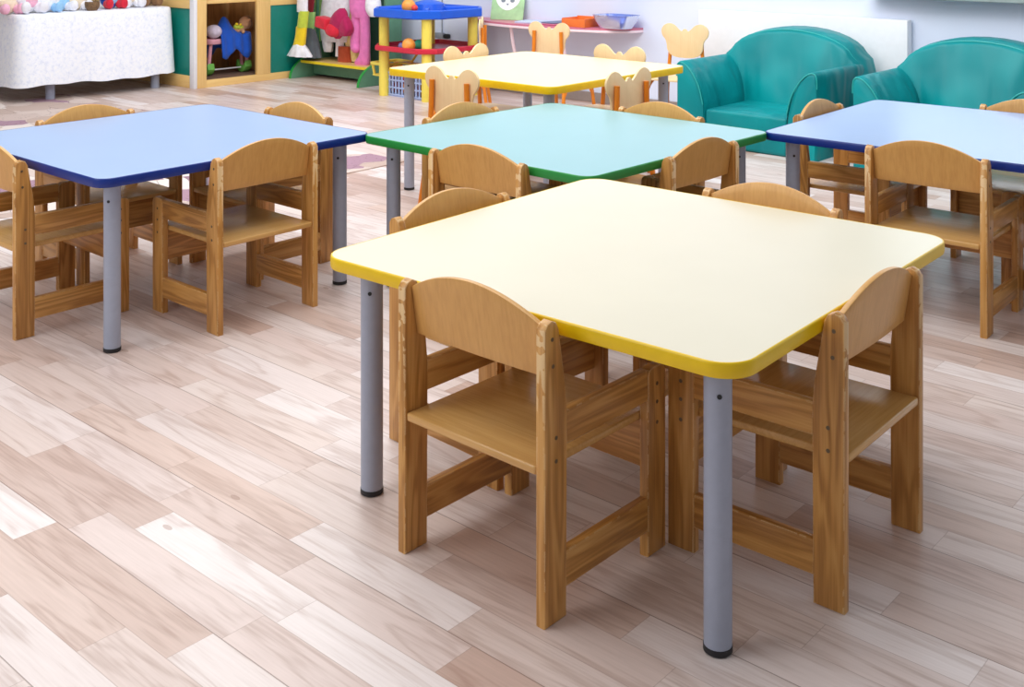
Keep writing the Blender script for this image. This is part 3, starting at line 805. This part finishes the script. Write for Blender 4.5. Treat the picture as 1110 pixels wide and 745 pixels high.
# ------------------------------------------------------------------ play cupboard, left of the rack
CN0, CV1, CV0 = 4.56, -7.06, -8.68
t = thing('play_cupboard', 'maple play cupboard with teal panels and an open bay', 'cupboard', room(CN0, CV1), RZ)
L = WALL-CN0; D = CV1-CV0; CHT = 1.15
# local: x negative goes left behind the cloth table, y to the wall
def cb(name, mat, *a, bev=.002): return MB().box(*a, bev).build(name, mat, t)
cb('corner_post', 'white_trim', -.055, 0.002, -.006, .02, 0, CHT)
cb('post', 'maple_z', -.03, 0, .02, .10, 0, CHT)
cb('base_rail', 'maple_y', -.03, -.001, .10, L-.01, 0, .052)
cb('stile', 'maple_z', -.03, 0, .54, .66, .052, CHT)
cb('stile', 'maple_z', -.03, 0, 1.28, L-.01, .052, CHT)
cb('top_rail', 'maple_y', -.03, -.001, .66, 1.28, .565, .64)
cb('side_panel', 'teal_board', -.024, -.008, .66, 1.28, .052, .565)
cb('side_panel', 'teal_board', -.024, -.008, .66, 1.28, .64, CHT-.02)
cb('bay_floor', 'mat_brown', -.60, -.03, .05, .70, .02, .05)
cb('bay_wall', 'brown_in', -.62, -.60, .02, L-.01, .0, CHT-.02)
cb('bay_wall', 'brown_in', -.60, -.03, .70, .72, .052, CHT-.02)
cb('bay_wall', 'brown_in', -.60, -.03, .035, .05, .052, .63)
cb('base_rail', 'maple_x', -D, -.055, .0, .03, 0, .088)
cb('front_panel', 'teal_board', -D, -.055, .008, .024, .088, .570)
cb('top_rail', 'maple_x', -D, -.055, .0, .034, .570, .632)
cb('post', 'maple_z', -.52, -.46, .0, .03, .632, CHT)
cb('shelf_board', 'maple_x', -D, -.03, .034, .60, .60, .625)
cb('cupboard_top', 'maple_x', -D, 0, 0, L-.01, CHT-.02, CHT)
cp = room(CN0, CV1)
def cup(x, y, z):
    p = room(CN0+y, CV1+x); return (p.x, p.y, z)
o = MB().box(-.13, .13, -.09, .09, 0, .16, .006).build('toy_box', 'plastic_r', loc=cup(-.27, .17, .625)); o.rotation_euler = (0, 0, RZ); tag(o, 'red box on the open shelf of the play cupboard', 'box')

# doll cradle in the open bay: local x = along bay (towards wall)
DA = RA
dc = cup(-.25, .43, .05)
t = thing('doll_cradle', 'small doll cradle on green rockers in the open cupboard bay', 'doll cradle', dc, DA)
for sx in (-1, 1):
    rk = [(.085*math.cos(a), .13+.13*math.sin(a)) for a in (PI*1.5+PI*.28*(i/10-.5)*2 for i in range(11))]
    out = [(y, z) for y, z in rk]+[(y*.82, z+.045) for y, z in reversed(rk)]
    MB().prism(out, 'x', sx*.165-.03, sx*.165+.03, .006).build('rocker', 'shoe_g', t)
    for sy in (-.03, .03): MB().cyl((sx*.17, sy, .04), (sx*.155, sy*1.3, .25), .014, 12).build('post', 'pink_paint', t)
MB().cyl((-.15, 0, .038), (.15, 0, .038), .006, 10).build('tie_bar', 'f_white', t)
MB().prism(rrect(.195, .085, .05, 6), 'z', .235, .275, .008).build('bed', 'pink_paint', t)
def dl(x, y, z): return loc_in(x, y, z, (dc[0], dc[1]), DA)
# pillow
b = MB().sphere((0, 0, 0), .06, 20, (.95, 1.1, .85)); o = b.build('pillow', 'f_lilac', loc=dl(-.135, -.045, .05+.275+.055)); o.rotation_euler = (0, 0, DA); tag(o, 'pale lilac pillow at the left end of the doll cradle', 'pillow')
# blanket draped over
bm = bmesh.new(); NX, NY = 26, 22; G = {}
for i in range(NX+1):
    for j in range(NY+1):
        x = -.105+.27*i/NX; s_ = -1+2*j/NY
        if abs(s_) < .62: y = s_/.62*.095; z = .262+.014*math.cos(s_*2)-.0
        else:
            e = (abs(s_)-.62)/.38; e *= 1.12; y = math.copysign(.097+.016*e+.006*math.sin(i*.9), s_); z = .268-.135*e*(1+.22*math.sin(i*.35+.6))
        hump = .13*math.exp(-((x+.02)/.06)**2)*max(0, 1-abs(s_+.05)/.55)
        G[i, j] = bm.verts.new((x, y, z+hump+.004*math.sin(i*1.1+j*.7)+.038))
for i in range(NX):
    for j in range(NY): bm.faces.new((G[i, j], G[i+1, j], G[i+1, j+1], G[i, j+1]))
o = MB().add(bm).build('blanket', 'f_blue', loc=dc); o.rotation_euler = (0, 0, DA); o.modifiers.new('s', 'SOLIDIFY').thickness = .006
tag(o, 'blue blanket draped over the doll cradle', 'blanket')

def blob(name, spheres, mat, parent=None, loc=None, vox=.008):
    b = MB()
    for sp_ in spheres:
        c, r = sp_[0], sp_[1]; b.sphere(c, r, 16, sp_[2] if len(sp_) > 2 else (1, 1, 1))
    o = b.build(name, mat, parent, loc, smooth=0)
    m = o.modifiers.new('r', 'REMESH'); m.mode = 'VOXEL'; m.voxel_size = vox
    m2 = o.modifiers.new('s', 'SMOOTH'); m2.factor = .5; m2.iterations = 4
    dg = bpy.context.evaluated_depsgraph_get(); dg.update()
    me = bpy.data.meshes.new_from_object(o.evaluated_get(dg)); o.modifiers.clear(); o.data = me
    for p in me.polygons: p.use_smooth = True
    return o
# doll lying in the cradle, head at the right end
t = thing('baby_doll', 'baby doll in a flowered bib lying in the cradle under the blue blanket', 'doll', dl(.075, -.02, .05+.285), DA)
blob('body', [((.085, 0, .088), .052, (1, .9, 1)), ((.04, 0, .05), .035), ((0, 0, .035), .04, (1.3, .9, .8)), ((.03, -.05, .04), .018), ((.02, -.07, .03), .015), ((.03, .05, .04), .018), ((-.06, 0, .0+.02), .028, (1.6, 1, .7)),
    ((.075, -.045, .075), .008), ((.095, -.043, .115), .012)], 'f_skin', t, vox=.006)
blob('bib', [((.01, -.012, .062), .030, (1.3, 1, .7)), ((-.015, -.02, .068), .018), ((.035, -.025, .06), .02)], 'f_lime', t)
MB().sphere((-.012, -.03, .088), .012, 12).sphere((.02, -.035, .083), .010, 12).build('bow', 'f_yellow', t)
blob('hair', [((.103, .006, .10), .047, (1, .95, 1)), ((.115, 0, .075), .035)], 'f_brown', t)

# ------------------------------------------------------------------ white cloth table with soft toys
TN0, TN1, TV1, TV0, TZ = 3.38, 4.51, -7.25, -8.30, .582
tc_ = room((TN0+TN1)/2, (TV0+TV1)/2)
t = thing('display_table', 'grey legged table hidden under the white brocade cloth', 'table', tc_, RZ)
hx, hy = (TV1-TV0)/2, (TN1-TN0)/2
MB().box(-hx+.03, hx-.03, -hy+.03, hy-.03, TZ-.03, TZ-.006, .003).build('tabletop', 'maple_y', t)
for sx in (-1, 1):
    for y in (-hy+.25, hy-.10): MB().lathe([(.030, 0), (.030, TZ-.03)], 18, Matrix.Translation((sx*(hx-.085), y, 0))).build('leg', 'leg', t)
# cloth
bm = bmesh.new(); N = 160; R = []
per = rrect(hx, hy, .07, 12)
# resample perimeter evenly
Ls = [0]; m = len(per)
for i in range(m): Ls.append(Ls[-1]+math.dist(per[i], per[(i+1) % m]))
def pp(s):
    s %= Ls[-1]
    for i in range(m):
        if s <= Ls[i+1]:
            f = (s-Ls[i])/max(1e-9, Ls[i+1]-Ls[i]); a, b_ = per[i], per[(i+1) % m]; return (a[0]+(b_[0]-a[0])*f, a[1]+(b_[1]-a[1])*f)
for z, off in ((TZ+.001, -.012), (TZ-.001, -.004), (TZ-.008, .002), (TZ-.03, .006), (.40, .012), (.25, .017), (.15, .020), (.108, .021)):
    ring = []
    for i in range(N):
        s = Ls[-1]*i/N; x, y = pp(s); l = math.hypot(x, y)
        # outward normal, approx
        x2, y2 = pp(s+.01); x1, y1 = pp(s-.01); nx, ny = (y2-y1), -(x2-x1); ll = math.hypot(nx, ny); nx, ny = nx/ll, ny/ll
        dpt = max(0, (TZ-z)/TZ)
        w_ = off+dpt*(.010*math.sin(s*8.0+1)+.006*math.sin(s*17))
        zz = z+(.006*math.sin(s*6)+.004*math.sin(s*23) if z < .11 else 0)
        ring.append(bm.verts.new((x+nx*w_, y+ny*w_, zz)))
    R.append(ring)
for k in range(len(R)-1):
    for i in range(N): j = (i+1) % N; bm.faces.new((R[k][i], R[k][j], R[k+1][j], R[k+1][i]))
bm.faces.new(R[0])
bmesh.ops.recalc_face_normals(bm, faces=bm.faces[:])
o = MB().add(bm).build('tablecloth', 'cloth', loc=tc_, smooth=60); o.rotation_euler = (0, 0, RZ)
tag(o, 'white brocade cloth draped nearly to the floor over the toy display table', 'tablecloth')

def on_table(px, d):   # image column, distance back from the front edge of the cloth
    k = (px-555)/F; v = TV1-d
    n = (k*v*V.y-v*V.x)/(U.x-k*U.y)
    return room(n, v, TZ+.001)
def plush(name, lab, px, d, body, feet, s=1.0, rz=0, extra=None, belly=None):
    t = thing(name, lab, 'soft toy', on_table(px, d), RZ+PI/2+rz, 'soft toys on the cloth table')
    k = s
    blob('body', [((0, 0, .065*k), .062*k, (1, .95, 1.05)), ((0, -.004*k, .15*k), .052*k), ((-.04*k, .0, .195*k), .02*k), ((.04*k, 0, .195*k), .02*k),
                  ((-.062*k, -.02*k, .09*k), .024*k, (1, 1, 1.6)), ((.062*k, -.02*k, .09*k), .024*k, (1, 1, 1.6)), ((0, -.045*k, .14*k), .022*k)], body, t, vox=.009)
    for sx in (-1, 1):
        blob('leg', [((sx*.04*k, -.05*k, .03*k), .030*k), ((sx*.048*k, -.085*k, .035*k), .027*k, (1, .8, 1.25))], feet, t)
        MB().sphere((sx*.02*k, -.048*k, .165*k), .006*k, 10).build('eye', 'black', t)
    MB().sphere((0, -.067*k, .145*k), .007*k, 10).build('nose', 'black', t)
    if belly: blob('belly', [((0, -.022*k, .068*k), .047*k, (.9, .95, 1))], belly, t)
    return t
plush('soft_toy', 'pale green and pink soft toy at the left end of the cloth table', 8, .16, 'f_tan', 'f_lpink', 1.1)
plush('soft_toy', 'white soft toy with pink belly, second from the left on the cloth', 30, .15, 'f_white', 'f_white', 1.25, belly='f_lpink')
plush('soft_toy', 'white soft toy with light blue feet, near the pink-bellied one', 49, .14, 'f_white', 'f_lblue', 1.1)
plush('soft_toy', 'pale blue soft toy with white feet, left of the cream one', 64, .17, 'f_lblue', 'f_white', 1.1)
plush('soft_toy', 'cream soft toy sitting just left of the wicker basket', 81, .17, 'f_tan', 'f_white', 1.15)
plush('soft_toy', 'blue soft toy with red feet right of the wicker basket', 119, .16, 'f_blue', 'f_red', 1.15, belly='f_lblue')
plush('soft_toy', 'white soft toy with tan belly, right of the red-footed one', 138, .17, 'f_white', 'f_white', 1.2, belly='f_tan')
plush('soft_toy', 'brown soft toy at the right end of the cloth table', 158, .22, 'f_brown', 'f_brown', 1.1)
p = on_table(100, .055)
t = thing('wicker_basket', 'small dark wicker basket on the white cloth', 'basket', p, RZ)
MB().lathe([(.030, 0), (.045, .02), (.050, .045), (.047, .062), (.041, .062), (.040, .02), (.028, .008)], 22).build('bowl', 'wicker', t)
MB().tube([(.045*math.cos(a), 0, .055+.07*math.sin(a)) for a in (PI*i/14 for i in range(15))], .005, 8).build('handle', 'wicker', t)

# ------------------------------------------------------------------ light
w = bpy.data.worlds.new('World'); sc.world = w; w.use_nodes = True
bg = w.node_tree.nodes['Background']; bg.inputs[0].default_value = (.93, .96, 1.0, 1); bg.inputs[1].default_value = .34
def area(name, loc, target, size, sy, power, col):
    l = bpy.data.lights.new(name, 'AREA'); l.shape = 'RECTANGLE'; l.size = size; l.size_y = sy; l.energy = power; l.color = col
    o = bpy.data.objects.new(name, l); COL.objects.link(o); o.location = loc
    o.rotation_euler = (Vector(target)-Vector(loc)).to_track_quat('-Z', 'Y').to_euler(); return o
area('ceiling_and_fill_lamp', (-.6, 3.0, 2.75), (-.6, 3.0, 0), 3.0, 3.0, 80, (1, .995, .985))
area('ceiling_and_fill_lamp', (-1.5, 6.2, 2.75), (-1.5, 6.2, 0), 3.0, 2.4, 80, (1, .995, .985))
wl = room(WALL+.25, .1, 1.5)
area('ceiling_and_fill_lamp', (1.0, 4.6, 2.7), (2.0, 6.6, .5), 2.4, 1.2, 54, (.97, .985, 1))  # added fill aimed at the back wall to brighten it, not a ceiling fixture
area('window_and_fill_light', wl, (wl.x-U.x, wl.y-U.y, 1.15), 5.5, 1.3, 46, (.86, .93, 1))
area('window_and_fill_light', (-3.6, 1.0, 2.2), (0, 2.6, .2), 2.0, 2.0, 46, (.97, .98, 1))  # added fill brightening the left; no window is built on this side

# ------------------------------------------------------------------ camera
cam = bpy.data.cameras.new('Camera'); co = bpy.data.objects.new('Camera', cam); COL.objects.link(co)
co.location = (0, 0, CH); co.rotation_euler = (PI/2, 0, 0)
cam.sensor_fit = 'HORIZONTAL'; cam.sensor_width = 36; cam.lens = F*36/1110
cam.shift_x = 0; cam.shift_y = -(372.5-YH)/1110
cam.clip_start = .05; cam.clip_end = 60
sc.camera = co
sc.view_settings.view_transform = 'Standard'; sc.view_settings.look = 'None'
sc.view_settings.exposure = 0.0
